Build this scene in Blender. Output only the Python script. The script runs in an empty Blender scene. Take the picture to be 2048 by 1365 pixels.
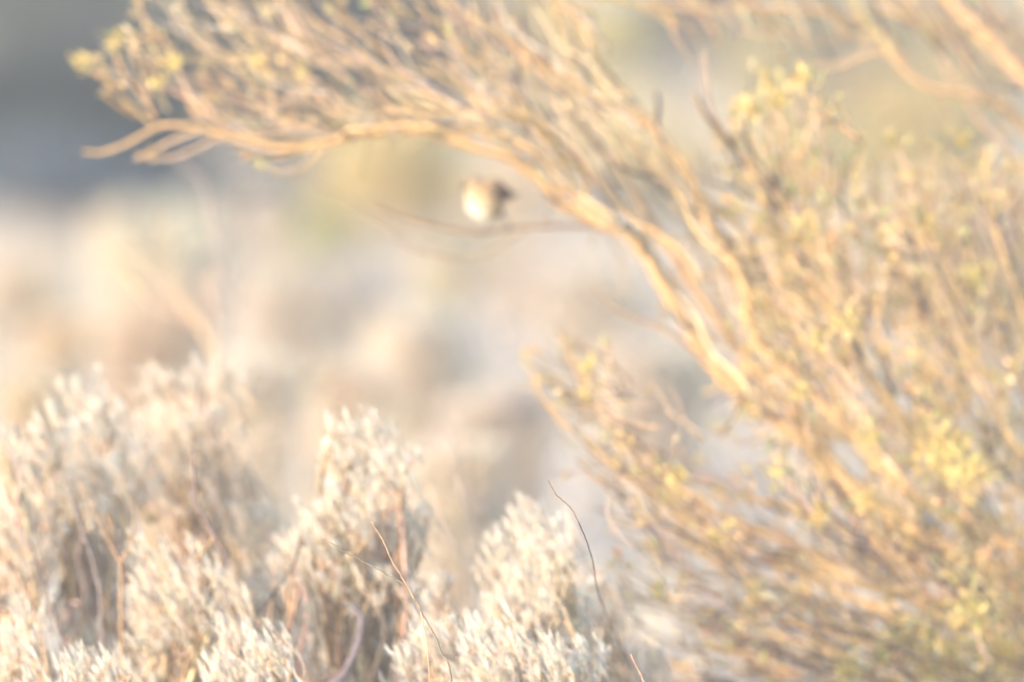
import bpy, math, random
import numpy as np
from mathutils import Vector

# ------------------------------------------------------------------ camera, world, sun, exposure
scene = bpy.context.scene
R = math.radians
CAM_Z, PITCH, LENS = 1.6, R(-1.7), 600.0
cam_data = bpy.data.cameras.new("camera")
cam = bpy.data.objects.new("camera", cam_data)
scene.collection.objects.link(cam)
cam.location = (0, 0, CAM_Z)
cam.rotation_euler = (R(90) + PITCH, 0, 0)
cam_data.lens = LENS
cam_data.sensor_width = 36
cam_data.clip_start = 0.5
cam_data.clip_end = 5000
cam_data.dof.use_dof = True
cam_data.dof.focus_distance = 24.4
cam_data.dof.aperture_fstop = 3.5
scene.camera = cam

SUN_EL, SUN_AZ = R(13), R(-128)          # azimuth from +Y, clockwise positive: left and behind the camera
to_sun = Vector((math.sin(SUN_AZ) * math.cos(SUN_EL), math.cos(SUN_AZ) * math.cos(SUN_EL), math.sin(SUN_EL)))
world = bpy.data.worlds.new("World")
scene.world = world
world.use_nodes = True
nt = world.node_tree
bg = nt.nodes["Background"]
sky = nt.nodes.new("ShaderNodeTexSky")
sky.sky_type = 'NISHITA'
sky.sun_disc = False
sky.sun_elevation = SUN_EL
sky.sun_rotation = SUN_AZ
nt.links.new(sky.outputs[0], bg.inputs[0])
bg.inputs[1].default_value = 0.15
sun_data = bpy.data.lights.new("sun", 'SUN')
sun_data.energy = 2.0

sun_data.angle = R(0.5)
sun_data.color = (1.0, 0.78, 0.58)
sun = bpy.data.objects.new("sun", sun_data)
scene.collection.objects.link(sun)
sun.rotation_euler = (-to_sun).to_track_quat('-Z', 'Y').to_euler()
sun.location = (-20, -10, 20)
scene.view_settings.view_transform = 'Standard'
scene.view_settings.look = 'None'
scene.view_settings.exposure = 1.95
scene.view_settings.gamma = 1.0
scene.cycles.max_bounces = 8
scene.cycles.transparent_max_bounces = 8
scene.cycles.use_denoising = True

# ------------------------------------------------------------------ helpers
rng = np.random.default_rng(11)
random.seed(5)
COL = scene.collection
F = np.array([0, math.cos(PITCH), math.sin(PITCH)])
U = np.array([0, -math.sin(PITCH), math.cos(PITCH)])
RT = np.array([1.0, 0, 0])
K = 18.0 / LENS / 1024.0                  # metres per photo pixel per metre of distance
def P(px, py, d):
    """point seen at photo pixel (px, py) at the distance d"""
    return np.array([0, 0, CAM_Z]) + d * (F + RT * ((px - 1024) * K) - U * ((py - 682.5) * K))
def ground_y(d):
    """photo row at which the ground lies at distance d"""
    a = math.atan2(CAM_Z, d)
    return 682.5 + math.tan(a + PITCH) / K
def PX(d): return d * K                   # size of one photo pixel at distance d

def tag(o, label=None, cat=None, group=None, kind=None):
    if label: o['label'] = label
    if cat: o['category'] = cat
    if group: o['group'] = group
    if kind: o['kind'] = kind
    return o
def empty(name, loc):
    o = bpy.data.objects.new(name, None)
    o.empty_display_size = 0.05
    o.location = tuple(loc)
    COL.objects.link(o)
    return o

class MB:
    """collects vertices / faces / one colour per vertex, builds one mesh object"""
    def __init__(self): self.v, self.f, self.c, self.n = [], [], [], 0
    def add(self, v, f, c):
        v = np.asarray(v, float)
        self.v.append(v); self.f.append((np.asarray(f, int) + self.n)); self.n += len(v)
        c = np.asarray(c, float)
        if c.ndim == 1: c = np.tile(c, (len(v), 1))
        self.c.append(c)
    def build(self, name, mat, parent=None, smooth=True):
        me = bpy.data.meshes.new(name)
        v = np.vstack(self.v)
        if parent is not None: v = v - np.array(parent['_o'] if '_o' in parent else parent.location)
        tot = sum(len(f) for f in self.f)
        loops = np.concatenate([f.ravel() for f in self.f])
        sizes = np.concatenate([np.full(len(f), f.shape[1]) for f in self.f])
        me.vertices.add(len(v)); me.vertices.foreach_set('co', v.ravel())
        me.loops.add(len(loops)); me.loops.foreach_set('vertex_index', loops)
        me.polygons.add(tot)
        starts = np.concatenate([[0], np.cumsum(sizes)[:-1]])
        me.polygons.foreach_set('loop_start', starts)
        try: me.polygons.foreach_set('loop_total', sizes)
        except Exception: pass
        me.polygons.foreach_set('use_smooth', np.full(tot, smooth))
        ca = me.color_attributes.new('tint', 'FLOAT_COLOR', 'POINT')
        c = np.vstack(self.c); c4 = np.ones((len(c), 4)); c4[:, :3] = c
        ca.data.foreach_set('color', c4.ravel())
        me.update(calc_edges=True)
        me.materials.append(mat)
        o = bpy.data.objects.new(name, me)
        COL.objects.link(o)
        if parent is not None: o.parent = parent
        return o

def smooth_path(pts, per=5):
    pts = np.asarray(pts, float)
    if len(pts) < 3: 
        t = np.linspace(0, 1, per * 2 + 1)[:, None]
        return pts[0] * (1 - t) + pts[-1] * t
    p = np.vstack([2 * pts[0] - pts[1], pts, 2 * pts[-1] - pts[-2]])
    out = []
    for i in range(1, len(p) - 2):
        for k in range(per):
            t = k / per
            out.append(0.5 * ((2 * p[i]) + (-p[i-1] + p[i+1]) * t + (2*p[i-1] - 5*p[i] + 4*p[i+1] - p[i+2]) * t*t
                              + (-p[i-1] + 3*p[i] - 3*p[i+1] + p[i+2]) * t**3))
    out.append(pts[-1])
    return np.array(out)
def tube(mb, path, rad, col, sides=5, knots=0.0):
    path = np.asarray(path, float); n = len(path)
    rad = np.broadcast_to(np.asarray(rad, float), (n,)).copy()
    if knots: rad *= 1 + knots * rng.normal(size=n)
    d = np.gradient(path, axis=0); d /= (np.linalg.norm(d, axis=1, keepdims=True) + 1e-12)
    a = np.cross(d, np.array([0.13, 0.97, 0.21])); a /= (np.linalg.norm(a, axis=1, keepdims=True) + 1e-9)
    b = np.cross(d, a)
    th = np.linspace(0, 2 * math.pi, sides, endpoint=False)
    ring = path[:, None, :] + rad[:, None, None] * (np.cos(th)[None, :, None] * a[:, None, :] + np.sin(th)[None, :, None] * b[:, None, :])
    v = ring.reshape(-1, 3)
    i = np.arange(n - 1)[:, None] * sides; j = np.arange(sides)[None, :]; j2 = (j + 1) % sides
    f = np.stack([i + j, i + j2, i + sides + j2, i + sides + j], axis=-1).reshape(-1, 4)
    mb.add(v, f, col)
    # caps: close both ends with a point
    v2 = np.vstack([ring[-1], path[-1] + d[-1] * rad[-1]]); f2 = [[k, (k+1) % sides, sides] for k in range(sides)]
    mb.add(v2, f2, col)

def leaves(mb, pos, dirs, length, width, cols, fold=0.35, flat=None):
    """pointed six-cornered folded leaves; pos, dirs (n,3)"""
    n = len(pos)
    if n == 0: return
    pos = np.asarray(pos); dirs = np.asarray(dirs, float); dirs = dirs / (np.linalg.norm(dirs, axis=1, keepdims=True) + 1e-9)
    length = np.broadcast_to(length, (n,))[:, None]; width = np.broadcast_to(width, (n,))[:, None]
    r = rng.normal(size=(n, 3)); s = np.cross(dirs, r); s /= (np.linalg.norm(s, axis=1, keepdims=True) + 1e-9)
    up = np.cross(s, dirs)
    base = pos; m1 = pos + dirs * length * 0.5 - up * width * fold * 0.3; tip = pos + dirs * length + up * width * 0.2
    l1 = pos + dirs * length * 0.3 + s * width * 0.42 + up * width * fold; l2 = pos + dirs * length * 0.72 + s * width * 0.40 + up * width * fold
    r1 = pos + dirs * length * 0.3 - s * width * 0.42 + up * width * fold; r2 = pos + dirs * length * 0.72 - s * width * 0.40 + up * width * fold
    v = np.stack([base, m1, tip, l1, l2, r1, r2], axis=1).reshape(-1, 3)
    o = (np.arange(n) * 7)[:, None, None]
    f = (np.array([[0, 1, 4, 3], [1, 1, 1, 1]])[None, :1] + o)
    f4 = np.concatenate([np.array([[0, 1, 4, 3]])[None] + o, np.array([[0, 5, 6, 1]])[None] + o], axis=1).reshape(-1, 4)
    f3 = np.concatenate([np.array([[1, 2, 4]])[None] + o, np.array([[1, 6, 2]])[None] + o], axis=1).reshape(-1, 3)
    c = np.repeat(np.asarray(cols), 7, axis=0)
    mb.v.append(v); mb.c.append(c)
    mb.f.append(f4 + mb.n); mb.f.append(f3 + mb.n); mb.n += len(v)

def tints(base, n, var=0.12, hue=0.05):
    base = np.asarray(base, float)
    k = np.exp(rng.normal(0, var, (n, 1)))
    return np.clip(base * k * (1 + rng.normal(0, hue, (n, 3))), 0.01, 0.88)

def material(name, rough=0.8, translucent=0.0, noise_scale=60.0, noise_amt=0.3, spec=0.2, bump=0.0):
    m = bpy.data.materials.new(name); m.use_nodes = True
    t = m.node_tree; N = t.nodes; L = t.links
    b = N["Principled BSDF"]; out = N["Material Output"]
    b.inputs["Roughness"].default_value = rough
    b.inputs["Specular IOR Level"].default_value = spec
    at = N.new("ShaderNodeAttribute"); at.attribute_name = "tint"
    tc = N.new("ShaderNodeTexCoord")
    nz = N.new("ShaderNodeTexNoise"); nz.inputs["Scale"].default_value = noise_scale; nz.inputs["Detail"].default_value = 4
    L.new(tc.outputs["Object"], nz.inputs["Vector"])
    mr = N.new("ShaderNodeMapRange")
    mr.inputs["From Min"].default_value = 0.3; mr.inputs["From Max"].default_value = 0.7
    mr.inputs["To Min"].default_value = 1 - noise_amt; mr.inputs["To Max"].default_value = 1 + noise_amt * 0.6
    L.new(nz.outputs["Fac"], mr.inputs["Value"])
    mul = N.new("ShaderNodeVectorMath"); mul.operation = 'SCALE'
    L.new(at.outputs["Color"], mul.inputs[0]); L.new(mr.outputs[0], mul.inputs["Scale"])
    L.new(mul.outputs[0], b.inputs["Base Color"])
    if bump:
        bp = N.new("ShaderNodeBump"); bp.inputs["Strength"].default_value = bump; bp.inputs["Distance"].default_value = 0.002
        L.new(nz.outputs["Fac"], bp.inputs["Height"]); L.new(bp.outputs[0], b.inputs["Normal"])
    if translucent:
        tr = N.new("ShaderNodeBsdfTranslucent"); L.new(mul.outputs[0], tr.inputs["Color"])
        mx = N.new("ShaderNodeMixShader"); mx.inputs[0].default_value = translucent
        L.new(b.outputs[0], mx.inputs[1]); L.new(tr.outputs[0], mx.inputs[2]); L.new(mx.outputs[0], out.inputs["Surface"])
    return m
M_BARK = material("bark", 0.85, 0, 120, 0.35, 0.2, 0.6)
M_TWIG = material("twig bark", 0.8, 0, 90, 0.25, 0.2)
M_LEAF = material("yellow leaf", 0.6, 0.35, 50, 0.15, 0.3)
M_SALT = material("pale leaf", 0.8, 0.38, 40, 0.12, 0.1)
M_BUSH = material("bush leaf", 0.8, 0.35, 6, 0.2, 0.1)
M_FEATHER = material("feather", 0.75, 0, 500, 0.15, 0.15, 0.3)
M_HORN = material("beak and leg", 0.45, 0, 300, 0.1, 0.4)

# ------------------------------------------------------------------ ground
def ground():
    me = bpy.data.meshes.new("ground")
    xs = np.concatenate([np.linspace(-1500, -60, 14), np.linspace(-55, 55, 60), np.linspace(60, 1500, 14)])
    ys = np.concatenate([np.linspace(-300, 5, 8), np.linspace(8, 130, 90), np.linspace(140, 2500, 20)])
    X, Y = np.meshgrid(xs, ys)
    near = np.exp(-((np.hypot(X, Y - 50) / 90) ** 2))
    Z = 0.02 * near * (np.sin(X * 1.3 + Y * 0.7) + np.sin(Y * 0.9 - X * 0.4)) - 0.03
    v = np.stack([X, Y, Z], -1).reshape(-1, 3)
    nx = len(xs); i = np.arange(len(ys) - 1)[:, None] * nx + np.arange(nx - 1)[None, :]
    f = np.stack([i, i + 1, i + nx + 1, i + nx], -1).reshape(-1, 4)
    me.from_pydata(v.tolist(), [], f.tolist())
    m = bpy.data.materials.new("dry soil"); m.use_nodes = True
    t = m.node_tree; N = t.nodes; L = t.links; b = N["Principled BSDF"]
    b.inputs["Roughness"].default_value = 0.95; b.inputs["Specular IOR Level"].default_value = 0.1
    tc = N.new("ShaderNodeTexCoord")
    n1 = N.new("ShaderNodeTexNoise"); n1.inputs["Scale"].default_value = 0.35; n1.inputs["Detail"].default_value = 8
    n2 = N.new("ShaderNodeTexNoise"); n2.inputs["Scale"].default_value = 14; n2.inputs["Detail"].default_value = 8
    L.new(tc.outputs["Object"], n1.inputs["Vector"]); L.new(tc.outputs["Object"], n2.inputs["Vector"])
    r1 = N.new("ShaderNodeValToRGB")
    r1.color_ramp.elements[0].position = 0.35; r1.color_ramp.elements[0].color = (0.58, 0.50, 0.44, 1)
    r1.color_ramp.elements[1].position = 0.65; r1.color_ramp.elements[1].color = (0.68, 0.60, 0.53, 1)
    L.new(n1.outputs["Fac"], r1.inputs[0])
    mx = N.new("ShaderNodeMixRGB"); mx.blend_type = 'MULTIPLY'; mx.inputs[0].default_value = 0.5
    L.new(r1.outputs[0], mx.inputs[1]); L.new(n2.outputs["Fac"], mx.inputs[2])
    L.new(mx.outputs[0], b.inputs["Base Color"])
    bp = N.new("ShaderNodeBump"); bp.inputs["Distance"].default_value = 0.03; bp.inputs["Strength"].default_value = 0.7
    L.new(n2.outputs["Fac"], bp.inputs["Height"]); L.new(bp.outputs[0], b.inputs["Normal"])
    me.materials.append(m)
    o = bpy.data.objects.new("ground", me); COL.objects.link(o)
    tag(o, kind="structure", label="dry pale soil under the scrub")
ground()

# ------------------------------------------------------------------ soft scrub far behind
def lumpy_points(n, c, rx, ry, rz, lumps):
    """points inside a crown of several overlapping lumps, thicker towards the outside"""
    cs = []
    for k in range(lumps):
        a = rng.uniform(0, 2 * math.pi); e = rng.uniform(-0.5, 0.9)
        cs.append((np.array([math.cos(a) * rx * 0.55, math.sin(a) * ry * 0.55, e * rz * 0.55]), rng.uniform(0.38, 0.6)))
    cs.append((np.zeros(3), 0.7))
    w = np.array([s ** 2 for _, s in cs]); idx = rng.choice(len(cs), n, p=w / w.sum())
    d = rng.normal(size=(n, 3)); d /= np.linalg.norm(d, axis=1, keepdims=True)
    r = rng.uniform(0.35, 1.0, (n, 1)) ** 0.6
    cc = np.array([q for q, _ in cs])[idx]; ss = np.array([s for _, s in cs])[idx][:, None]
    p = cc + d * r * ss * np.array([rx, ry, rz])
    return p + c, d
def far_bush(name, px, py, rpx, hpx, d, col0, label, cat="bush", n=1500, leaf=0.02, group=None, mat=None, bare=0.25, lumps=7, trunk=(0.52, 0.44, 0.36)):
    """a bush whose crown fills the photo pixels px +- rpx, py +- hpx at distance d; it stands on the ground"""
    col = col0 if max(col0) < 0.3 else tuple(np.minimum(np.array(col0) * 1.2, 0.9)) if col0[2] < 0.29 else tuple(np.minimum(np.array(col0) * 0.75 + np.array([0.33, 0.28, 0.22]), 0.9))
    d = min(d, 54613.0 / (py + hpx + 345))
    s = PX(d); c = P(px, py, d); rx = rpx * s; rz = hpx * s
    g = np.array([c[0], c[1], -0.03])
    root = empty(name, g); tag(root, label, cat, group)
    low = c[2] - rz
    mb = MB(); ry = rx * 0.8
    pts, dr = lumpy_points(n, c, rx, ry, rz, lumps)
    if low > 0.05:                       # skirt of foliage below the seen crown, down to the ground
        m = int(n * 0.9); a = rng.uniform(0, 2 * math.pi, m); rr = np.sqrt(rng.uniform(0.15, 1, m)); hh = rng.uniform(0, 1, m)
        wd = 0.62 + 0.3 * hh + 0.08 * np.sin(a * 5 + px)
        sk = np.stack([c[0] + np.cos(a) * rr * rx * wd, c[1] + np.sin(a) * rr * ry * wd, hh * (c[2] - 0.0)], -1)
        sd = np.stack([np.cos(a), np.sin(a), np.full(m, 0.4)], -1)
        pts = np.vstack([pts, sk]); dr = np.vstack([dr, sd])
    pts[:, 2] = np.maximum(pts[:, 2], 0.02 + rng.uniform(0, 0.1, len(pts)))
    dd = dr * 0.6 + np.array([-0.15, 0, 0.7]) + rng.normal(0, 0.35, (len(pts), 3))
    leaves(mb, pts, dd, leaf * rng.uniform(0.7, 1.5, len(pts)), leaf * 0.45, tints(col, len(pts), 0.18, 0.06))
    mb.build("crown", mat or M_BUSH, root)
    tb = MB()
    for k in range(9):
        q = pts[rng.integers(len(pts))]
        mid = (g + q) / 2 + rng.normal(0, 0.15, 3) * np.array([rx, ry, 0.2 * rx])
        path = smooth_path([g + rng.normal(0, 0.04, 3) * [1, 1, 0], mid * [1, 1, 0] + [0, 0, g[2] + (q[2] - g[2]) * 0.55], q], 5)
        tube(tb, path, np.linspace(0.02, 0.004, len(path)) * max(1, rx), tints(trunk, 1)[0])
    tb.build("stems", M_BARK, root)
    return root

PALE = (0.66, 0.58, 0.48); TAN = (0.50, 0.38, 0.25); YEL = (0.70, 0.57, 0.24); OLIVE = (0.36, 0.34, 0.16)
SHADE_BLUE = (0.13, 0.165, 0.205); DARK = (0.045, 0.055, 0.048); LAV = (0.60, 0.54, 0.49); TAUPE = (0.56, 0.49, 0.44)  # the blue tone puts bluish shade into the leaf colour
FB = [
 # name, px, py, rx, ry, d, colour, n, label, category
 ("dark_tree", 30, 275, 300, 165, 118, (0.032, 0.048, 0.040), 6500, "low blurred tree, shade put into its dark colour, at the left edge above the blue-grey bush", "tree"),  # very dark leaves stand in for trees in shade
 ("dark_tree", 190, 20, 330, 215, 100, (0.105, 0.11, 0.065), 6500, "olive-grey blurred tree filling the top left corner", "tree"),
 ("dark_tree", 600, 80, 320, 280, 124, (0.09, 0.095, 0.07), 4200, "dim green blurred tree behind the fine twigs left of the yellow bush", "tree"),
 ("grey_bush", 190, 375, 260, 108, 66, SHADE_BLUE, 1800, "blurred bush, shade put into its blue-grey colour, under the bare branch tip at upper left", "bush"),
 ("grey_bush", 490, 400, 150, 85, 66, (0.14, 0.17, 0.19), 1300, "blurred bush coloured blue-grey as if shaded, between the brightest pale bush and the yellow bush", "bush"),  # shade painted as blue-grey leaves, like the bush beside it
 ("pale_bush", 42, 612, 88, 135, 50, PALE, 1500, "tall pale blurred bush at the left edge", "bush"),
 ("pale_bush", 310, 528, 130, 112, 52, (0.80, 0.70, 0.56), 3000, "brightest pale blurred bush, broad, under the upper left twigs", "bush"),
 ("pale_bush", 555, 475, 75, 85, 62, LAV, 1100, "small greyish pale blurred bush left of the yellow-green bush", "bush"),
 ("pale_bush", 425, 550, 60, 80, 58, LAV, 900, "pale blurred bush touching the right side of the brightest one", "bush"),
 ("tan_bush", 300, 660, 120, 75, 45, (0.60, 0.47, 0.37), 1500, "light brown blurred bush behind the orange bare stems", "bush"),
 ("pale_bush", 118, 690, 48, 52, 42, (0.60, 0.48, 0.34), 700, "small round tan-white blurred bush low at left", "bush"),
 ("pale_bush", 62, 820, 62, 60, 38, (0.60, 0.50, 0.36), 800, "small cream blurred bush at lower left above the white shrubs", "bush"),
 ("pale_bush", 30, 960, 60, 80, 36, LAV, 800, "pale blurred bush low on the left edge between white shrubs", "bush"),
 ("yellow_bush", 820, 360, 195, 130, 66, (0.64, 0.53, 0.27), 4600, "bright yellow blurred bush behind the bird", "bush"),
 ("green_bush", 650, 470, 62, 55, 60, (0.50, 0.48, 0.25), 800, "yellow-green blurred bush below left of the perch twig", "bush"),
 ("green_bush", 930, 540, 90, 45, 58, (0.40, 0.37, 0.24), 900, "low olive blurred bush under the perch twig", "bush"),
 ("pale_bush", 880, 545, 34, 38, 50, (0.68, 0.58, 0.42), 450, "tiny cream blurred bush under the perch twig", "bush"),
 ("pale_bush", 1010, 400, 90, 110, 64, (0.72, 0.57, 0.42), 1300, "pinkish tan blurred bush right behind the bird", "bush"),
 ("pale_bush", 590, 610, 110, 90, 48, LAV, 1500, "wide pale blurred bush in the middle left", "bush"),
 ("pale_bush", 850, 700, 105, 95, 43, (0.66, 0.58, 0.50), 1600, "wide pale blurred bush in the very centre", "bush"),
 ("grey_bush", 730, 620, 60, 50, 52, (0.38, 0.38, 0.41), 600, "small blue-grey blurred bush left of the central pale one", "bush"),
 ("tan_bush", 1050, 590, 70, 60, 55, TAUPE, 800, "taupe blurred bush right of the centre", "bush"),
 ("pale_bush", 1190, 600, 110, 75, 46, (0.64, 0.58, 0.52), 1400, "lavender-white blurred bush below the golden limb", "bush"),
 ("pale_bush", 1310, 770, 120, 90, 41, (0.62, 0.56, 0.50), 1500, "lavender-white blurred bush between the golden limbs and the lower sprays", "bush"),
 ("pale_bush", 690, 790, 90, 75, 37, (0.62, 0.53, 0.44), 1300, "pale blurred bush behind the middle white shrub", "bush"),
 ("pale_bush", 1010, 830, 110, 70, 38, (0.55, 0.50, 0.46), 1300, "greyish pale blurred bush above the right white shrub", "bush"),
 ("tan_bush", 920, 960, 100, 90, 34, (0.62, 0.55, 0.48), 1300, "tan blurred bush between the middle and right white shrubs", "bush"),
 ("tan_bush", 520, 800, 80, 90, 36, (0.66, 0.58, 0.50), 1100, "tan blurred bush between the left and middle white shrubs", "bush"),
 ("yellow_bush", 1215, 70, 85, 90, 80, (0.66, 0.55, 0.24), 1200, "yellow blurred bush seen through the twigs at the top", "bush"),
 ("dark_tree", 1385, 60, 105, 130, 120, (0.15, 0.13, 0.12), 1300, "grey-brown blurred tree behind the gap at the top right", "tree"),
 ("yellow_bush", 1330, 330, 170, 150, 68, (0.68, 0.55, 0.32), 1900, "wide straw-yellow blurred bush behind the forked limb", "bush"),
 ("green_bush", 1560, 120, 120, 120, 92, (0.52, 0.46, 0.25), 1400, "olive blurred bush below the peach branch", "bush"),
 ("tan_bush", 1715, 165, 70, 60, 84, (0.26, 0.19, 0.15), 700, "brown blurred bush under the small side twig at upper right", "bush"),
 ("green_bush", 1870, 240, 170, 130, 74, (0.56, 0.47, 0.24), 1800, "olive-yellow blurred bush under the thick limb at the right", "bush"),
 ("yellow_bush", 1640, 330, 140, 110, 70, (0.62, 0.52, 0.27), 1500, "dull yellow blurred bush behind the leafy tips", "bush"),
 ("yellow_bush", 1030, 30, 110, 90, 100, (0.50, 0.42, 0.24), 1800, "dull yellow blurred bush behind the twigs at the top centre", "bush"),
 ("green_bush", 1620, 20, 130, 60, 110, (0.34, 0.30, 0.16), 1500, "olive blurred bush at the top edge above the peach branch", "bush"),
 ("green_bush", 1800, 40, 110, 80, 104, (0.38, 0.34, 0.18), 1500, "olive blurred bush between the two peach branches", "bush"),
 ("yellow_bush", 2000, 60, 120, 100, 96, (0.50, 0.40, 0.22), 1800, "dull gold blurred bush behind the thick limb in the top right corner", "bush"),
 ("green_bush", 1190, 230, 130, 110, 76, (0.48, 0.40, 0.24), 1800, "straw-green blurred bush behind the twigs above the bird", "bush"),
 ("tan_bush", 840, 180, 130, 110, 86, (0.34, 0.30, 0.22), 1800, "dim tan blurred bush behind the arching limb left of the bird", "bush"),
 ("tan_bush", 1950, 500, 200, 160, 50, (0.60, 0.45, 0.30), 2000, "tan blurred bush behind the leafy twigs at the right edge", "bush"),
 ("tan_bush", 1620, 620, 240, 170, 48, (0.62, 0.50, 0.39), 2200, "tan-pink blurred bush seen between the golden limbs", "bush"),
]
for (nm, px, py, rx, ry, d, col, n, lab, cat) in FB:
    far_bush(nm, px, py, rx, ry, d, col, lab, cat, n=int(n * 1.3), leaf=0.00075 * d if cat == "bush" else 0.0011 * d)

def far_scrub():
    """low ground cover of grey scrub and dry grass between the bushes: nobody could count it"""
    mb = MB()
    n = 50000
    d = 31 + (165 - 31) * rng.uniform(0, 1, n) ** 1.6
    x = rng.uniform(-0.06, 0.06, n) * d
    h = rng.uniform(0.0, 0.07, n) * (0.5 + 0.5 * np.sin(x * 2.1 + d * 0.6))
    pos = np.stack([x, d, np.maximum(h, 0.0)], -1)
    base = np.where(rng.uniform(size=(n, 1)) < 0.6, np.array([[0.64, 0.56, 0.49]]), np.array([[0.56, 0.47, 0.34]]))
    c = np.clip(base * np.exp(rng.normal(0, 0.25, (n, 1))), 0.02, 0.8)
    leaves(mb, pos, np.tile([-0.2, 0, 1.0], (n, 1)) + rng.normal(0, 0.4, (n, 3)), 0.0010 * d, 0.0004 * d, c)
    tag(mb.build("low_scrub", M_BUSH), "low dry scrub and grass covering the soil between bushes", "scrub", kind="stuff")
far_scrub()

# ------------------------------------------------------------------ white shrubs in the foreground
def stem_path(a, b, bend, n=7):
    m1 = a + (b - a) * 0.35 + rng.normal(0, bend, 3); m2 = a + (b - a) * 0.7 + rng.normal(0, bend * 0.8, 3)
    return smooth_path([a, m1, m2, b], n)
def white_shrub(tips, base, d, label, sprigs, col=(0.70, 0.63, 0.53), wood=(0.50, 0.38, 0.28), dark=0.3, spread=(60, 90), leafpx=17, depth=0.16):
    """tips: (px, py, radius px) of the leafy lumps; base: photo column of the foot, off the bottom of the frame"""
    s = PX(d)
    g = P(base, ground_y(d), d); g[2] = -0.02
    col = tuple(0.35 * np.array(col) * 1.1 + 0.65 * np.array([0.86, 0.79, 0.70]))
    root = empty("white_shrub", g); tag(root, label, "shrub", "white shrubs in the foreground")
    st = []; lf = MB(); tw = MB()
    lower = []
    for (tx, ty, tr) in tips:
        y = ty + tr * 1.3
        while y < 1400 and len(lower) < 3 * len(tips):
            lower.append((tx + (base - tx) * 0.12 * len(lower) / len(tips) + rng.uniform(-20, 20), y, tr * 0.9)); y += tr * 1.5
    tips = list(tips) + lower
    core = len(tips) - len(lower)
    for ti, (tx, ty, tr) in enumerate(tips):
        dz = rng.uniform(-depth, depth)
        c = P(tx, ty, d + dz)
        mb = MB()
        low = c - U * tr * s * 0.9
        path = stem_path(g + rng.normal(0, 0.03, 3) * [1, 1, 0], low, 0.035)
        tube(mb, path, np.linspace(0.0085, 0.0035, len(path)), tints(wood, 1, 0.3)[0], 6, 0.05)
        mb.build("stem", M_BARK, root)
        # forks
        nf = max(4, int(tr / 11))
        forks = []
        for k in range(nf):
            t = rng.uniform(0.45, 1.0); q = path[int(t * (len(path) - 1))]
            e = c + np.array([rng.uniform(-1, 1) * tr * 0.85 * s, rng.uniform(-1, 1) * tr * 0.6 * s, rng.uniform(-1.0, 0.35) * tr * s])
            fp = stem_path(q, e, 0.012, 4); forks.append(fp)
            tube(tw, fp, np.linspace(0.0035, 0.0016, len(fp)), tints(wood if rng.random() < 0.5 else (0.42, 0.30, 0.18), 1, 0.3)[0], 4)
        ns = int(0.66 * sprigs * (tr / 80.0) ** 2 * (0.9 if ti < core else 0.45))
        for k in range(ns):
            fp = forks[rng.integers(len(forks))]
            q = fp[int(rng.uniform(0.3, 1) * (len(fp) - 1))]
            a = rng.uniform(0, 2 * math.pi); rr = tr * s * math.sqrt(rng.uniform(0, 1))
            rise = rng.uniform(-1.1, 1) 
            top = c + np.array([math.cos(a) * rr, math.sin(a) * rr * 0.8, 1.25 * tr * s * rise * math.sqrt(max(0.05, 1 - (rr / (tr * s)) ** 2 * 0.8))])
            foot = top * 0.55 + q * 0.45
            foot = top - np.array([-0.5, 0, 0.95]) * rng.uniform(50, 95) * s if np.linalg.norm(top - foot) > 60 * s else foot
            sp = stem_path(foot, top, 0.004, 3)
            tube(tw, sp, np.linspace(0.0011, 0.0007, len(sp)), tints((0.66, 0.50, 0.34), 1, 0.2)[0], 3)
            m = rng.integers(8, 14)
            tt = rng.uniform(0.25, 1.0, m) ** 0.7
            ip = np.clip((tt * (len(sp) - 1)).astype(int), 0, len(sp) - 1)
            ax = sp[-1] - sp[0]; ax /= np.linalg.norm(ax) + 1e-9
            ps = sp[ip] + rng.normal(0, 0.0006, (m, 3))
            dd = ax * 0.5 + rng.normal(0, 0.22, (m, 3)) + np.array([-0.62, 0, 0.9])
            leaves(lf, ps, dd, leafpx * 1.7 * s * rng.uniform(0.6, 1.3, m), leafpx * s * 0.22, tints(col, m, 0.10, 0.03), 0.3)
    tw.build("twigs", M_TWIG, root)
    lf.build("foliage", M_SALT, root)
    return root

white_shrub([(160, 800, 55), (215, 830, 55), (190, 900, 75), (110, 890, 60), (250, 960, 80), (130, 1000, 70)], 210, 26.7,
            "white shrub at left with a bright ragged flat top beside the tallest shrub", 95)
white_shrub([(310, 790, 62), (390, 800, 75), (430, 770, 55), (340, 880, 85), (420, 900, 85), (470, 980, 70), (370, 990, 80)], 390, 27.2,
            "tallest white shrub, pointed tips reaching up left of centre", 95, col=(0.62, 0.53, 0.42))
white_shrub([(700, 880, 55), (750, 900, 60), (800, 940, 50), (690, 960, 70), (770, 1000, 75), (650, 1040, 70), (740, 1080, 80), (600, 1110, 60), (820, 1050, 50)], 700, 26.2,
            "bright white shrub in the middle with a rounded crown", 100, col=(0.76, 0.69, 0.58))
white_shrub([(1050, 1060, 55), (1110, 1070, 55), (1010, 1120, 55), (1080, 1150, 75), (1150, 1150, 50), (1040, 1230, 75), (1130, 1250, 70)], 1080, 26.0,
            "bright white shrub right of centre behind the sharp thin stem", 100, col=(0.76, 0.69, 0.58))
white_shrub([(880, 1170, 34), (890, 1230, 40), (870, 1290, 50)], 900, 26.1,
            "small narrow white shrub with one bright tip in the lower middle", 90, col=(0.74, 0.67, 0.56))
white_shrub([(830, 1310, 60), (920, 1290, 65), (1000, 1300, 70), (1080, 1320, 70), (1170, 1330, 60), (960, 1370, 70)], 980, 25.4,
            "low wide white shrub along the bottom edge right of centre", 100, col=(0.78, 0.70, 0.58))
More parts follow.
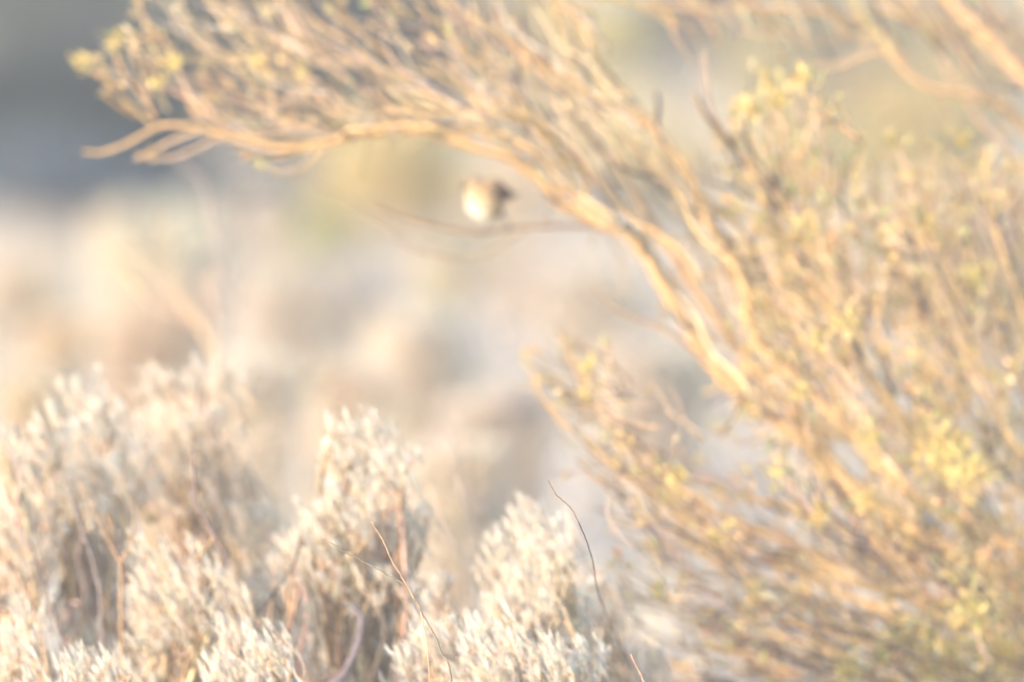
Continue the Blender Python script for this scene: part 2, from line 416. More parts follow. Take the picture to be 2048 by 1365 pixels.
white_shrub([(300, 1130, 60), (370, 1150, 70), (330, 1220, 75), (420, 1200, 70), (390, 1290, 80), (290, 1290, 60)], 350, 26.0,
            "cream shrub low at left beside the forked brown stem", 95, col=(0.70, 0.60, 0.47))
white_shrub([(480, 1290, 55), (540, 1310, 55), (570, 1340, 50), (460, 1360, 60)], 520, 25.4,
            "low white shrub on the bottom edge left of the dark stems", 100, col=(0.76, 0.69, 0.58))
white_shrub([(180, 1350, 55), (110, 1370, 60), (235, 1370, 50)], 180, 25.3,
            "smallest white shrub in the bottom left corner", 95, col=(0.74, 0.66, 0.54))
white_shrub([(20, 1300, 70), (60, 1240, 55), (10, 1370, 70)], 40, 25.6,
            "grey-white shrub cut by the left edge near the bottom", 80, col=(0.60, 0.53, 0.44))
white_shrub([(5, 880, 40), (20, 950, 60), (60, 1020, 60), (10, 1130, 45), (70, 1110, 55)], 20, 26.6,
            "white shrub cut by the left edge halfway up", 85, col=(0.66, 0.57, 0.47))
white_shrub([(560, 1160, 60), (520, 1050, 60), (580, 1230, 60), (650, 1200, 65), (490, 1180, 55)], 560, 27.0,
            "duller cream shrub behind the dark leaning stem at centre left", 95, col=(0.68, 0.59, 0.47))
white_shrub([(1230, 1290, 55), (1290, 1340, 60), (1220, 1200, 45)], 1250, 26.6,
            "dull cream shrub under the lowest golden sprays", 80, col=(0.58, 0.47, 0.36))

# woody dark and orange stems between the white shrubs
def bare_plant(name, label, cat, lines, d, group=None, foot=None, part="stem"):
    """lines: list of (points, r0 px, r1 px, colour); the first runs up from the ground"""
    s = PX(d)
    x0 = lines[0][0][0][0]
    g = P(foot if foot is not None else x0, ground_y(d), d); g[2] = -0.02
    root = empty(name, g); tag(root, label, cat, group)
    for i, (pts, r0, r1, col) in enumerate(lines):
        mb = MB()
        w = [P(p[0], p[1], d + (p[2] if len(p) > 2 else 0)) for p in pts]
        if i == 0 or pts[0][1] > 1366: w = [g + np.array([0.004 * i, 0, 0])] + w
        path = smooth_path(w, 6)
        path[1:-1] += rng.normal(0, 0.6 * s, (len(path) - 2, 3))
        tube(mb, path, np.linspace(r0, r1, len(path)) * s, tints(col, 1, 0.1)[0], 6, 0.06)
        mb.build(part if i == 0 else "side_stem", M_BARK, root)
    return root
ORANGE = (0.38, 0.27, 0.17); BROWN = (0.22, 0.16, 0.13); GREYB = (0.18, 0.16, 0.16)
bare_plant("woody_stem", "forked orange-brown woody stem rising among the shrubs at lower left", "stem",
   [([(250, 1420), (245, 1300), (242, 1200), (240, 1130), (215, 1080), (185, 1020), (160, 960)], 6, 2, ORANGE),
    ([(240, 1130), (262, 1080), (268, 1030), (255, 980)], 3.5, 1.5, ORANGE)], 25.9, "woody stems among the white shrubs")
bare_plant("woody_stem", "thin dark woody stem left of the forked orange one", "stem",
   [([(225, 1400), (205, 1280), (200, 1190), (185, 1120), (160, 1050), (145, 1000)], 6, 3, GREYB)], 25.9, "woody stems among the white shrubs")
bare_plant("woody_stem", "dark arching woody stem under the tallest white shrub", "stem",
   [([(400, 1420), (412, 1220), (440, 1150), (448, 1110), (430, 1075), (395, 1010), (388, 950), (385, 900)], 8, 3, BROWN),
    ([(430, 1075), (400, 1110), (375, 1145), (370, 1190)], 4, 2, ORANGE)], 25.9, "woody stems among the white shrubs")
bare_plant("woody_stem", "nearly black bent woody stem at bottom centre left", "stem",
   [([(650, 1420), (690, 1345), (715, 1290), (722, 1240), (705, 1215)], 9, 6, GREYB),
    ([(690, 1345), (640, 1365), (600, 1400)], 8, 5, BROWN)], 25.9, "woody stems among the white shrubs")
bare_plant("woody_stem", "dark woody stem leaning right between the cream shrubs", "stem",
   [([(470, 1420), (490, 1270), (540, 1195), (590, 1120), (600, 1070)], 7, 3, BROWN)], 25.9, "woody stems among the white shrubs")
bare_plant("woody_stem", "grey woody stem near the lower left corner", "stem",
   [([(150, 1430), (140, 1330), (115, 1250), (80, 1150), (60, 1080)], 7, 3, GREYB)], 25.9, "woody stems among the white shrubs")
# sharp thin stems, nearest to the focus
bare_plant("dry_stalk", "sharp thin brown stalk with a bare tip right of centre", "stalk",
   [([(1330, 1500, 1.6), (1240, 1290, 1.3), (1198, 1190, 0.7), (1185, 1120, 0.3), (1163, 1058), (1140, 1015), (1113, 990), (1097, 962)], 1.9, 1.1, (0.24, 0.15, 0.10))], 24.55, "thin dry stalks in front")
bare_plant("dry_stalk", "sharp thin brown stalk curving up from the bottom edge at centre", "stalk",
   [([(905, 1400), (880, 1300), (862, 1258), (840, 1220), (812, 1175), (775, 1150), (700, 1110), (660, 1085)], 2.3, 1.0, (0.30, 0.22, 0.15))], 24.55, "thin dry stalks in front")
bare_plant("dry_stalk", "thin pale orange stalk just left of the curving brown one", "stalk",
   [([(860, 1400), (845, 1240), (815, 1175), (785, 1125), (765, 1080), (740, 1040)], 1.6, 0.9, (0.52, 0.36, 0.22))], 24.55, "thin dry stalks in front")
bare_plant("dry_stalk", "soft pale stalk sweeping down beside the right white shrub", "stalk",
   [([(1010, 1400), (985, 1175), (940, 1130), (905, 1085), (880, 1030), (860, 970)], 4, 2, (0.60, 0.50, 0.42))], 27.2, "thin dry stalks in front")
bare_plant("dry_stalk", "pale pink stalk under the golden sprays", "stalk",
   [([(1400, 1430), (1340, 1180), (1290, 1120), (1240, 1070), (1215, 1030), (1218, 995)], 2.4, 1.5, (0.60, 0.44, 0.34))], 26.0, "thin dry stalks in front")
bare_plant("dry_stalk", "short orange stalk rising from the bottom edge under the golden sprays", "stalk",
   [([(1310, 1430), (1285, 1360), (1262, 1310)], 3, 1.5, (0.55, 0.36, 0.22))], 24.55, "thin dry stalks in front")
bare_plant("dry_stalk", "thin pale stalk crossing the right white shrub", "stalk",
   [([(1190, 1420), (1140, 1250), (1105, 1180), (1060, 1100), (1040, 1060)], 2.4, 1.2, (0.58, 0.44, 0.30))], 25.5, "thin dry stalks in front")
bare_plant("dry_stalk", "pale stalk with a drooping tip above the middle white shrub's right side", "stalk",
   [([(960, 1420), (935, 1050), (918, 960), (905, 900), (893, 868)], 4, 2.5, (0.62, 0.50, 0.38))], 27.6, "thin dry stalks in front")
# orange soft bare plant at left (behind the tallest white shrub)
bare_plant("bare_plant", "orange soft bare branching plant rising behind the tallest white shrub", "plant",
   [([(440, 1300), (436, 900), (432, 740), (405, 660), (360, 610), (320, 560), (285, 520), (240, 500), (190, 525)], 6, 1.8, (0.62, 0.46, 0.29)),
    ([(432, 740), (400, 640), (370, 600), (350, 560), (330, 500), (320, 420)], 5, 2, (0.62, 0.46, 0.29)),
    ([(285, 590), (250, 540), (215, 495), (185, 465)], 2.8, 1.4, (0.62, 0.46, 0.29)),
    ([(405, 660), (330, 620), (262, 575), (225, 550), (190, 545)], 2.8, 1.4, (0.62, 0.46, 0.29)),
    ([(432, 740), (430, 680), (425, 620), (410, 560), (455, 540)], 2.8, 1.4, (0.62, 0.46, 0.29)),
    ([(425, 620), (432, 500), (420, 420), (400, 360), (350, 320)], 2.8, 1.6, (0.50, 0.38, 0.30))], 30.0)

# ------------------------------------------------------------------ the golden shrub at the right
BX, BY = 2350, 1560
GD = 27.45
gold_root_pos = P(2380, ground_y(GD), GD); gold_root_pos[2] = -0.03
gold = empty("golden_shrub", gold_root_pos)
tag(gold, "large golden shrub, long limbs sweeping from lower right to upper left, yellow leaves", "shrub")
GOLD = (0.545, 0.372, 0.192); GOLD2 = (0.60, 0.445, 0.285); GREY = (0.30, 0.23, 0.19); DK = (0.13, 0.10, 0.10)
LIMBS = [
 # points tip -> root (px, py, depth offset), radius at tip and root in px
 ([(165,303),(200,305),(240,293),(285,270),(330,250),(400,256),(480,278),(560,295),(640,290),(720,268),(790,256),(870,262),(930,288),(1000,308),(1050,335),(1090,370),(1125,412),(1200,445),(1260,472),(1300,520),(1330,575),(1370,645),(1405,705),(1460,770),(1540,835),(1620,890),(1700,965),(1790,1035),(1880,1090),(1980,1130),(2070,1165),(2200,1240),(2330,1400)], 4, 26, 0.0, GOLD),
 ([(780,210),(860,225),(930,228),(988,236),(1056,250),(1100,273),(1121,308),(1159,342),(1169,376),(1172,420),(1230,456),(1280,490)], 4, 11, -0.05, GOLD),
 ([(1094,-20),(1149,34),(1176,79),(1190,120),(1214,154),(1255,205),(1282,240),(1323,290),(1357,328),(1380,365),(1400,430),(1440,490),(1475,546),(1490,590),(1497,645),(1510,685),(1552,726),(1610,770),(1680,850),(1760,930),(1860,1010),(1990,1080),(2150,1180),(2330,1400)], 6, 22, -0.15, GOLD),
 ([(860,-20),(930,30),(985,60),(1050,100),(1125,147),(1186,185),(1244,219),(1290,250)], 4, 11, -0.1, GOLD),
 ([(480,205),(560,240),(620,252),(690,262),(760,262),(830,260)], 3, 8, 0.05, GOLD2),
 ([(640,120),(720,175),(800,215),(880,250),(960,290),(1040,325)], 3, 8, 0.1, GOLD2),
 ([(900,60),(960,120),(1010,180),(1060,240),(1110,300),(1150,380),(1200,440)], 3, 9, 0.12, GOLD),
 ([(1030,30),(1040,90),(1080,130),(1120,200),(1180,270),(1240,350),(1290,430),(1340,500),(1400,590),(1480,700),(1560,800),(1660,900)], 3, 14, 0.2, GOLD),
 ([(1385,185),(1400,215),(1425,250),(1470,300),(1500,345),(1540,420),(1580,500),(1640,600),(1720,720),(1820,850),(1950,1010),(2100,1150),(2300,1380)], 3, 12, -0.2, GOLD),
 ([(1403,95),(1408,150),(1420,215),(1450,270),(1500,350)], 3, 6, -0.15, (0.50,0.34,0.27)),
 ([(1050,720),(1080,790),(1130,850),(1190,900),(1250,955),(1330,1010),(1420,1060),(1530,1110),(1640,1170),(1760,1220),(1900,1290),(2050,1350),(2250,1470)], 3, 16, -0.3, GOLD),
 ([(1120,670),(1150,730),(1180,790),(1220,850),(1290,920),(1370,985),(1470,1040),(1600,1090),(1740,1150),(1880,1220),(2040,1300),(2250,1440)], 3, 15, -0.1, GOLD),
 ([(1218,705),(1212,770),(1200,830),(1230,870)], 4, 5, -0.15, GOLD2),
 ([(1340,940),(1400,990),(1500,1000),(1600,1020),(1690,1060),(1800,1110),(1900,1170),(2050,1230),(2250,1350)], 3, 18, 0.1, GOLD),
 ([(1770,300),(1790,380),(1830,460),(1870,560),(1920,680),(1980,800),(2060,950),(2180,1150),(2330,1400)], 3, 16, 0.1, GOLD2),
 ([(1960,290),(1975,360),(1990,450),(2030,570),(2080,720),(2150,950),(2300,1300)], 3, 13, -0.25, GOLD),
 ([(752,410),(790,430),(850,449),(905,462),(965,467),(1020,460),(1075,456),(1130,453),(1190,455),(1240,465)], 3.0, 6.5, 0.02, (0.27,0.17,0.11)),
 ([(632,372),(665,385),(700,400),(750,440),(785,472),(815,497),(860,512),(920,520),(975,508),(1020,480),(1060,460)], 1.8, 3.5, 0.15, (0.36,0.25,0.17)),
 ([(1190,575),(1215,605),(1250,630),(1300,650),(1360,680),(1420,730)], 2.5, 7, -0.1, (0.42,0.27,0.17)),
 ([(1560,1240),(1650,1260),(1760,1300),(1900,1350),(2100,1420),(2300,1520)], 4, 14, -0.35, GOLD),
]
limb_paths = []
root_ends = gold_root_pos
for (pts, r0, r1, dz, col) in LIMBS:
    w = [P(x, y, GD + dz) for (x, y) in pts]
    if pts[-1][0] > 2150: w.append(np.array(gold_root_pos) + rng.normal(0, 0.03, 3) * [1, 1, 0])
    path = smooth_path(w, 5)
    s = PX(GD)
    k = np.cumsum(rng.normal(0, 0.9 * s, (len(path), 3)), axis=0); k -= np.linspace(0, 1, len(path))[:, None] * k[-1]
    k *= 0.5
    path = path + k
    mb = MB()
    rad = np.interp(np.linspace(0, 1, len(path)), [0, 0.35, 1], [r0, r0 + (r1 - r0) * 0.45, r1]) * s * 0.72
    tube(mb, path, rad, tints(col, 1, 0.05, 0.015)[0], 8, 0.05)
    mb.build("limb", M_BARK, gold)
    limb_paths.append((path, rad))

def in_poly(x, y, poly):
    inside = False; j = len(poly) - 1
    for i in range(len(poly)):
        xi, yi = poly[i]; xj, yj = poly[j]
        if (yi > y) != (yj > y) and x < (xj - xi) * (y - yi) / (yj - yi) + xi: inside = not inside
        j = i
    return inside
UP = [(330,-60),(235,60),(210,170),(290,235),(430,250),(640,262),(800,250),(930,275),(1040,320),(1110,395),(1170,470),(1200,560),(1290,640),(1390,740),(1500,900),(1560,1000),(2100,1250),(2100,320),(1960,285),(1900,340),(1800,290),(1700,330),(1600,150),(1520,180),(1480,215),(1400,180),(1300,170),(1230,80),(1180,-60)]
LOW = [(1045,700),(1090,830),(1150,920),(1240,1010),(1220,1100),(1180,1180),(1240,1400),(2100,1400),(2100,1120),(1800,960),(1560,900),(1480,930),(1380,900),(1250,830),(1200,760),(1120,650)]
L1X = [p[0] for p in LIMBS[0][0]]; L1Y = [p[1] for p in LIMBS[0][0]]
def edge(x): return np.interp(x, L1X, L1Y)
def trace(tx, ty, length, wob, vert, clamp=False):
    """from a tip at (tx, ty) back towards the foot of the shrub; returns px points tip -> root"""
    pts = [(tx, ty)]; x, y = tx, ty; step = 26.0; n = max(3, int(length / step)); ph = rng.uniform(0, 6.28); fr = rng.uniform(0.5, 1.1)
    off = rng.normal(0, 0.20)
    for i in range(n):
        if clamp and x < 1060: a = math.atan2(395 + (ty - 100) * 0.15 - y, 1260 - x)
        else: a = math.atan2(BY - y, BX - x)
        t = i / n
        a += vert * max(0, 1 - i * step / 170.0) + wob * math.sin(ph + i * fr) + off
        x += step * math.cos(a); y += step * math.sin(a)
        if clamp and 330 < x < 1600: y = min(y, edge(x) + rng.uniform(-14, 6))
        pts.append((x, y))
    return pts
tw = MB(); lf = MB(); leaf_seeds = []
def leaf_density(x, y):
    v = 0.10
    if x > 1430 and 120 < y < 1000: v = 0.95
    if x > 1750 and y > 700: v = 1.2
    if y > 1150 and x > 1800: v = 1.2
    if y > 900 and 1200 < x < 1750: v = 0.35
    if x < 700: v = 0.13
    if 1050 < x < 1250 and 650 < y < 900: v = 0.5
    return v
def twig_from(pts, d, r0, r1, col, lean):
    s = PX(d)
    n = len(pts); dz = np.cumsum(rng.normal(0, 0.012, n)); dz -= dz[0]
    w = [P(p[0], p[1], d + dz[i]) for i, p in enumerate(pts)]
    path = smooth_path(w, 2)
    tube(tw, path, np.linspace(r0, r1, len(path)) * s, col, 4)
    return path
def put_leaves(path, d, dens, size=21):
    s = PX(d)
    m = rng.poisson(dens * 7)
    if m == 0: return
    k = np.clip((np.abs(rng.normal(0, 0.28, m)) * len(path)).astype(int), 0, len(path) - 1)
    ax = path[0] - path[min(3, len(path) - 1)]; ax /= np.linalg.norm(ax) + 1e-9
    yel = tints((0.68, 0.50, 0.22), m, 0.1, 0.05)
    pale = tints((0.74, 0.60, 0.38), m, 0.06, 0.04); org = tints((0.66, 0.40, 0.24), m, 0.1, 0.05); grn = tints((0.50, 0.50, 0.20), m, 0.1, 0.05)
    q = rng.random(m)[:, None]
    c = np.where(q < 0.5, yel, np.where(q < 0.75, pale, np.where(q < 0.86, org, grn)))
    leaves(lf, path[k], ax * 0.8 + rng.normal(0, 0.5, (m, 3)), size * s * rng.uniform(0.7, 1.6, m), size * s * 0.48, c, 0.25)
def fill(poly, count, dr, rr, wob, lmin, lmax, palette, vert=0.35, x0=150, x1=2100, y0=-60, y1=1400, leafy=1.0):
    made = 0
    while made < count:
        x = rng.uniform(x0, x1); y = rng.uniform(y0, y1)
        if not in_poly(x, y, poly): continue
        made += 1
        d = rng.uniform(*dr)
        L = rng.uniform(lmin, lmax)
        v = vert * (1.3 if x < 900 else 1.0) * rng.uniform(0.3, 1.4)
        pts = trace(x, y, L, wob, v, poly is UP)
        r = rng.uniform(*rr)
        ci = palette[rng.integers(len(palette))]
        path = twig_from(pts, d, r * 0.5, r * 1.25, tints(ci, 1, 0.15)[0], 0)
        put_leaves(path, d, leaf_density(x, y) * leafy)
        # forks
        for _ in range(rng.integers(1, 4)):
            i = rng.integers(1, max(2, len(pts) - 1)); bx, by = pts[i]
            sgn = rng.choice([-1, 1]); a0 = math.atan2(pts[i-1][1] - by, pts[i-1][0] - bx) + sgn * rng.uniform(0.3, 1.0)
            q = [(bx, by)]; l = rng.uniform(40, 120); st = l / 4
            for j in range(4):
                a0 -= sgn * rng.uniform(0.0, 0.16)
                bx += st * math.cos(a0); by += st * math.sin(a0); q.append((bx, by))
            q = q[::-1]
            pp = twig_from(q, d, r * 0.3, r * 0.6, tints(ci, 1, 0.15)[0], 0)
            put_leaves(pp, d, leaf_density(bx, by) * leafy * 0.8)
PAL = [GOLD, GOLD, GOLD2, (0.58, 0.43, 0.27), (0.38, 0.26, 0.14), GREY, DK]
def mid_limbs(poly, count, dr, x0, x1, y0, y1, rr):
    made = 0
    while made < count:
        x = rng.uniform(x0, x1); y = rng.uniform(y0, y1)
        if not in_poly(x, y, poly): continue
        made += 1
        d = rng.uniform(*dr); s = PX(d)
        pts = trace(x, y, rng.uniform(350, 900), 0.25, 0.4, poly is UP)
        w = [P(p[0], p[1], d + 0.05 * math.sin(i * 0.4 + x)) for i, p in enumerate(pts)]
        path = smooth_path(w, 2); r = rng.uniform(*rr)
        mb = MB(); tube(mb, path, np.linspace(r * 0.2, r * 1.3, len(path)) * s, tints(GOLD if rng.random() < 0.6 else GOLD2, 1, 0.14, 0.02)[0], 7, 0.05)
        mb.build("limb", M_BARK, gold)
mid_limbs(UP, 17, (26.8, 27.6), 350, 1300, -50, 500, (3, 5.5))
mid_limbs(UP, 13, (26.9, 27.8), 1400, 2050, 200, 900, (4, 7))
mid_limbs(LOW, 13, (26.6, 27.6), 1050, 1700, 650, 1350, (4, 7))
fill(UP, 115, (27.10, 28.00), (1.8, 5.5), 0.27, 90, 420, PAL)
fill(UP, 60, (28.00, 29.00), (2.0, 5.5), 0.28, 100, 420, PAL)
fill(UP, 85, (26.80, 27.80), (1.4, 3.4), 0.27, 80, 260, PAL + [(0.6, 0.5, 0.42)], vert=0.25, x0=200, x1=1150, y0=-60, y1=260)
fill(UP, 200, (26.90, 28.40), (1.4, 4.0), 0.26, 80, 260, PAL, vert=0.25, x0=1450, y0=200)
fill(LOW, 220, (26.50, 28.10), (1.8, 5.0), 0.24, 90, 380, [GOLD, (0.38, 0.25, 0.15), (0.30, 0.21, 0.15), (0.42, 0.29, 0.19), DK, (0.20, 0.145, 0.12)], vert=0.15)  # darker brown twigs paint in the shade low in the shrub
# the spray of tips at the far upper left
for pts in [[(188,108),(210,145),(235,185),(268,218),(300,245)], [(235,72),(232,112),(252,152),(288,196),(310,235)], [(262,62),(268,110),(285,160),(300,205)],
            [(210,190),(240,215),(270,232)], [(262,-30),(290,40),(325,75),(355,125),(372,190),(395,235)], [(345,-30),(385,55),(430,125),(495,195),(560,240)],
            [(300,80),(318,130),(312,170),(335,220)], [(165,125),(200,150),(232,178)], [(420,-30),(450,60),(520,130),(600,195),(640,240)],
            [(600,150),(610,190),(625,245)], [(560,-30),(600,50),(650,120),(740,190),(830,245)], [(400,150),(420,180),(410,215),(450,250)],
            [(270,320),(310,300),(350,280),(400,262)], [(290,315),(340,318),(390,300),(440,275)], [(480,300),(520,315),(570,310),(620,295)], [(530,335),(570,348),(610,335),(640,300)]]:
    d = GD + rng.uniform(-0.1, 0.1)
    path = twig_from(pts, d, 2.6, 4.2, tints(GOLD2 if rng.random() < .5 else GOLD, 1, 0.1)[0], 0)
    put_leaves(path, d, 1.0, 18)
# dark dead twigs
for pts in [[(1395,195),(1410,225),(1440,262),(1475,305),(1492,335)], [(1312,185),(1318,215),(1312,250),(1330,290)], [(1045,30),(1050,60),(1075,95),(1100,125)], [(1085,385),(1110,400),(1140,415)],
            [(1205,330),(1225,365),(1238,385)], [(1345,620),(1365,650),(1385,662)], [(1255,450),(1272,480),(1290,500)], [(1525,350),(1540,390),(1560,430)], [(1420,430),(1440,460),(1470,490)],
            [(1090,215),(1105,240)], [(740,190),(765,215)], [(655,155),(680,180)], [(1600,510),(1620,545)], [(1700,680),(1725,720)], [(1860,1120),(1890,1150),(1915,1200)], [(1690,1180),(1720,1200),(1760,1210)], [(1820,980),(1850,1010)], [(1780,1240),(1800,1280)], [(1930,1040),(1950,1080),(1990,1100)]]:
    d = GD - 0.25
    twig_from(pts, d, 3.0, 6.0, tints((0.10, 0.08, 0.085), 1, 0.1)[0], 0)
# thick clusters of yellow leaves
for (x, y, r, m) in [(1950,1230,45,60),(1880,1340,60,90),(2010,1320,50,70),(1740,1010,20,22),(1650,1028,20,18),(1180,742,18,14),(1172,800,14,12),
        (1445,1075,20,20),(1515,1190,16,14),(1320,1190,20,12),(1900,905,55,90),(1945,950,40,50),(1560,205,22,20),(1500,225,22,26),(1610,160,20,18),(1540,170,16,14),
        (1935,285,18,14),(1790,290,14,8),(1600,790,18,12),(1640,690,20,14),(1350,990,22,20),(1700,650,24,16),(1840,440,26,18),(1860,470,22,18),(1960,560,24,18),
        (165,128,12,12),(235,85,14,10),(530,135,20,16),(350,130,16,12),(320,165,14,9),(610,150,14,10),(1360,960,18,16),(1700,1350,30,24),(1810,1290,26,20),(1750,880,24,16),(1560,950,24,14)]:
    d = GD - (rng.uniform(0.4, 1.0) if y > 600 else rng.uniform(0, 0.3)); s = PX(d)
    path = twig_from(trace(x, y, 110, 0.3, 0.2), d, 2.0, 3.5, tints(GOLD2, 1, 0.1)[0], 0)
    m = int(m * 1.7)
    ps = path[0] + rng.normal(0, r * s * 0.55, (m, 3))
    q = rng.random(m)[:, None]
    c = np.where(q < 0.7, tints((0.74, 0.57, 0.24), m, 0.08, 0.04), tints((0.60, 0.54, 0.22), m, 0.08, 0.04))
    leaves(lf, ps, rng.normal(0, 0.5, (m, 3)) + np.array([-0.5, 0, 0.7]), 22 * s * rng.uniform(0.7, 1.4, m), 11 * s, c, 0.25)
tag(tw.build("twigs", M_TWIG, gold), kind="stuff")
tag(lf.build("leaves", M_LEAF, gold), kind="stuff")

# ------------------------------------------------------------------ peach branches of a second shrub, upper right
PD = 28.2
pr = P(2700, ground_y(PD), PD); pr[2] = -0.03
peach = empty("peach_shrub", pr)
tag(peach, "soft peach-coloured limbs of a shrub reaching in at the upper right corner", "shrub")
PEACH = (0.54, 0.38, 0.22)
for (pts, r0, r1, dz, col) in [
 ([(1180,-14),(1260,2),(1348,12),(1416,18),(1519,14),(1605,20),(1690,31),(1731,48),(1759,75),(1786,110),(1820,147),(1868,175),(1930,186),(1981,200),(2015,222),(2050,255),(2150,360),(2400,700)], 7, 22, 0, PEACH),
 ([(1690,-30),(1707,0),(1735,44),(1789,104)], 9, 12, -0.05, PEACH),
 ([(1740,5),(1790,28),(1827,38),(1878,55),(1930,68),(1985,90)], 8, 14, 0.1, (0.62,0.43,0.22)),
 ([(1850,-60),(1900,0),(1935,34),(1981,68),(2015,115),(2060,160),(2170,270),(2400,640)], 22, 34, -0.1, PEACH),
 ([(1622,128),(1655,133),(1685,130),(1717,113),(1750,105),(1786,103),(1815,120)], 5, 7, 0.0, (0.56,0.40,0.28)),
 ([(1645,76),(1690,75),(1724,73),(1770,68)], 6, 7, 0.15, (0.56,0.40,0.22)),
 ([(1868,178),(1895,222),(1943,287)][::-1], 3, 5, -0.1, PEACH),
 ([(1628,92),(1600,82),(1560,70),(1510,68),(1480,55),(1440,22)], 4, 6, 0.1, (0.48,0.34,0.22)),
 ([(1870,0),(1895,45),(1920,80),(1947,110),(1970,140),(1991,170),(2040,185)], 4, 7, -0.3, DK),
 ([(1800,-20),(1850,60),(1900,150),(1960,240),(2040,330),(2200,500)], 4, 8, 0.2, (0.60,0.44,0.24)),
 ([(1960,-20),(1990,30),(2020,60),(2060,100)], 8, 12, 0.1, (0.28,0.2,0.15)),
 ([(1480,-10),(1540,20),(1590,60),(1640,100)][::-1], 3, 5, 0.2, (0.5,0.36,0.22)),
]:
    w = [P(x, y, PD + dz) for (x, y) in pts]
    if pts[-1][0] > 2300: w.append(np.array(pr) + rng.normal(0, 0.03, 3) * [1, 1, 0])
    path = smooth_path(w, 5); s = PX(PD); mb = MB()
    tube(mb, path, np.linspace(r0, r1, len(path)) * s * 0.68, tints(col, 1, 0.05)[0], 8, 0.05)
    mb.build("limb", M_BARK, peach)
tw = MB(); lf = MB()
for k in range(70):
    x = rng.uniform(1250, 2080); y = rng.uniform(-70, 10) if x < 1800 else rng.uniform(-60, 90)
    pts = trace(x, y, rng.uniform(60, 220), 0.2, -0.45)
    if pts[-1][1] > 130 and x < 1850: continue
    path = twig_from(pts, PD + rng.uniform(-0.5, 0.5), 1.5, 4, tints(PAL[rng.integers(len(PAL))], 1, 0.15)[0], 0)
    put_leaves(path, PD, 0.2)
tag(tw.build("twigs", M_TWIG, peach), kind="stuff")
if lf.n: lf.build("leaves", M_LEAF, peach)

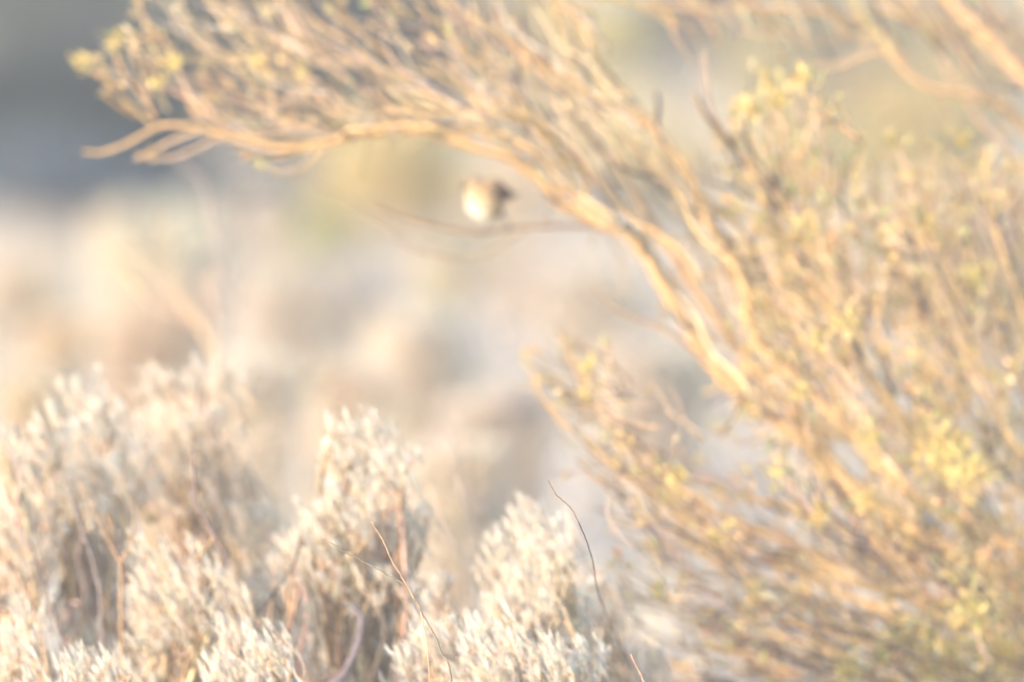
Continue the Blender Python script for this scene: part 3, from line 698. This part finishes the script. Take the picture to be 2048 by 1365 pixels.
# ------------------------------------------------------------------ the bird
def bird():
    d = GD + 0.02; s = PX(d)
    foot = P(990, 462, d)
    root = empty("small_bird", foot)
    tag(root, "small round cream-bellied bird with brown wings perched on a thin twig", "bird")
    def sweep(mb, rings, colf, sides=24):
        # rings: (px, py, depth px, ru along 'up' px, rv across px, tilt degrees)
        V = []; C = []
        ctr = np.array([[r[0], r[1], r[2]] for r in rings], float)
        dirs = np.gradient(ctr, axis=0)
        for i, r in enumerate(rings):
            dx, dy, dzz = dirs[i] / (np.linalg.norm(dirs[i]) + 1e-9)
            t = np.array([dx, dy, dzz]); dep = np.array([0, 0, 1.0])
            u = np.cross(dep, t); u /= np.linalg.norm(u) + 1e-9
            v = np.cross(t, u)
            for j in range(sides):
                th = 2 * math.pi * j / sides
                q = ctr[i] + u * r[3] * math.cos(th) + v * r[4] * math.sin(th)
                V.append(P(q[0], q[1], d + q[2] * s)); C.append(colf(q, i / (len(rings) - 1), math.cos(th)))
        n = len(rings)
        f = [[i * sides + j, i * sides + (j + 1) % sides, (i + 1) * sides + (j + 1) % sides, (i + 1) * sides + j] for i in range(n - 1) for j in range(sides)]
        mb.add(V, f, np.array(C))
        for e, i in ((0, 0), (1, n - 1)):
            c = ctr[i]; mb.add([P(c[0], c[1], d + c[2] * s)] + V[i * sides:(i + 1) * sides], [[0, j + 1, (j + 1) % sides + 1] for j in range(sides)], C[i * sides])
    # body: crown of head -> neck -> breast -> belly -> rump, one surface
    def interp_rings(keys, n):
        keys = np.array(keys, float); t = np.linspace(0, 1, len(keys)); tt = np.linspace(0, 1, n)
        return smooth_path(keys, max(2, n // len(keys)))
    keys = [(938,358,-8,3,3),(940,361,-8,11,10),(944,366,-7,17,16),(949,373,-5,22,20),(954,381,-3,27,24),(960,390,-1,33,29),(966,399,0,38,33),(973,407,2,39,35),(980,414,4,36,33),(989,418,7,28,27),(998,418,10,17,17),(1005,415,12,5,6)]
    rings = interp_rings(keys, 40)
    buff = np.array([0.33, 0.23, 0.12]); gold_c = np.array([0.42, 0.34, 0.22]); cream = np.array([0.70, 0.65, 0.56]); brown = np.array([0.24, 0.17, 0.13])
    def colf(q, t, c):
        # side of the belly (down and left) against the back (up and right)
        w = ((q[0] - 962) * 0.62 - (q[1] - 392) * 0.78) / 30.0
        k = min(1, max(0, (w + 1.1) / 0.7)); col = cream * (1 - k) + gold_c * k
        k = min(1, max(0, (w + 0.1) / 0.7)); col = col * (1 - k) + buff * k
        if t < 0.22:
            h = min(1, max(0, (368 - q[1]) / 6.0)); col = col * (1 - h) + brown * 1.55 * h
        return col
    mb = MB(); sweep(mb, rings, colf); body = mb.build("body", M_FEATHER, root)
    # beak
    mb = MB(); sweep(mb, [(932,372,-20,3.2,3),(927,374,-24,2.4,2.2),(921,376,-29,0.6,0.6)], lambda q, t, c: np.array([0.12, 0.09, 0.08]), 10); mb.build("beak", M_HORN, root)
    # eyes
    for (ex, ey, ez) in ((938, 368, -21), (932, 366, 2)):
        mb = MB()
        sweep(mb, smooth_path([(ex-2,ey,ez,0.3,0.3),(ex-1.4,ey,ez,1.6,1.6),(ex,ey,ez,2.3,2.3),(ex+1.4,ey,ez,1.6,1.6),(ex+2,ey,ez,0.3,0.3)], 3), lambda q, t, c: np.array([0.012, 0.01, 0.01]), 10)
        mb.build("eye", M_HORN, root)
    # wings folded along the back, tips meeting over the tail
    for side in (-1, 1):
        zc = side * 20
        w = [(966,372,zc*0.9,4,3),(975,374,zc*1.2,15,6),(986,380,zc*1.2,23,8),(998,386,zc*1.0,22,7),(1010,389,zc*0.6,16,5.5),(1021,391,zc*0.35,9,4),(1031,392,zc*0.2,2,1)]
        mb = MB(); sweep(mb, interp_rings(w, 28), lambda q, t, c: np.array([0.34, 0.24, 0.14]) * (1 - min(1, t * 2.6)) + np.array([0.165, 0.12, 0.095]) * min(1, t * 2.6), 16)
        mb.build("wing", M_FEATHER, root)
    # tail, short and seen end-on
    mb = MB(); sweep(mb, interp_rings([(992,396,8,7,8),(1004,394,16,6,9),(1018,392,26,4.5,10),(1030,390,36,3,11),(1036,389,40,1,10)], 16), lambda q, t, c: np.array([0.12, 0.09, 0.08]), 14)
    mb.build("tail", M_FEATHER, root)
    # legs and toes gripping the twig
    for (hx, hy, fx, fy, dz) in ((978, 438, 969, 464, -7), (1000, 426, 1018, 455, 4)):
        mb = MB()
        tube(mb, smooth_path([P(hx, hy, d + dz * s), P((hx + fx) / 2 + 4, (hy + fy) / 2, d + dz * s), P(fx, fy, d + dz * s * 0.4)], 5), np.linspace(2.6, 1.5, 11) * s, (0.20, 0.19, 0.20), 8)
        for a in (-1, 0, 1):
            tube(mb, smooth_path([P(fx, fy, d + dz * s * .4), P(fx - 6, fy - 1 + a * .5, d - 5 * s + a * 3 * s), P(fx - 8, fy + 6, d - 6 * s + a * 4 * s), P(fx - 6, fy + 10, d - 3 * s + a * 4 * s)], 4), np.linspace(1.6, 0.9, 13) * s, (0.16, 0.14, 0.14), 6)
        tube(mb, smooth_path([P(fx, fy, d + dz * s * .4), P(fx + 6, fy + 1, d + 3 * s), P(fx + 7, fy + 8, d + 2 * s)], 4), np.linspace(1.6, 0.9, 9) * s, (0.16, 0.14, 0.14), 6)
        mb.build("leg", M_HORN, root)
bird()

# ------------------------------------------------------------------ thin haze volume, added to imitate lens veil
def haze():
    me = bpy.data.meshes.new("haze")
    x0, x1, y0, y1, z0, z1 = -1600, 1600, -400, 2600, -1.2, 12
    v = [(x, y, z) for z in (z0, z1) for y in (y0, y1) for x in (x0, x1)]
    me.from_pydata(v, [], [(0, 2, 3, 1), (4, 5, 7, 6), (0, 1, 5, 4), (2, 6, 7, 3), (0, 4, 6, 2), (1, 3, 7, 5)])
    m = bpy.data.materials.new("lens veil haze"); m.use_nodes = True; t = m.node_tree
    t.nodes.remove(t.nodes["Principled BSDF"])
    pv = t.nodes.new("ShaderNodeVolumePrincipled")
    pv.inputs["Color"].default_value = (0.86, 0.92, 1.0, 1); pv.inputs["Density"].default_value = 0.0026
    t.links.new(pv.outputs[0], t.nodes["Material Output"].inputs["Volume"])
    me.materials.append(m)
    o = bpy.data.objects.new("haze", me); COL.objects.link(o)
    tag(o, "thin haze added over the whole scrubland to imitate lens veil", kind="stuff")
haze()
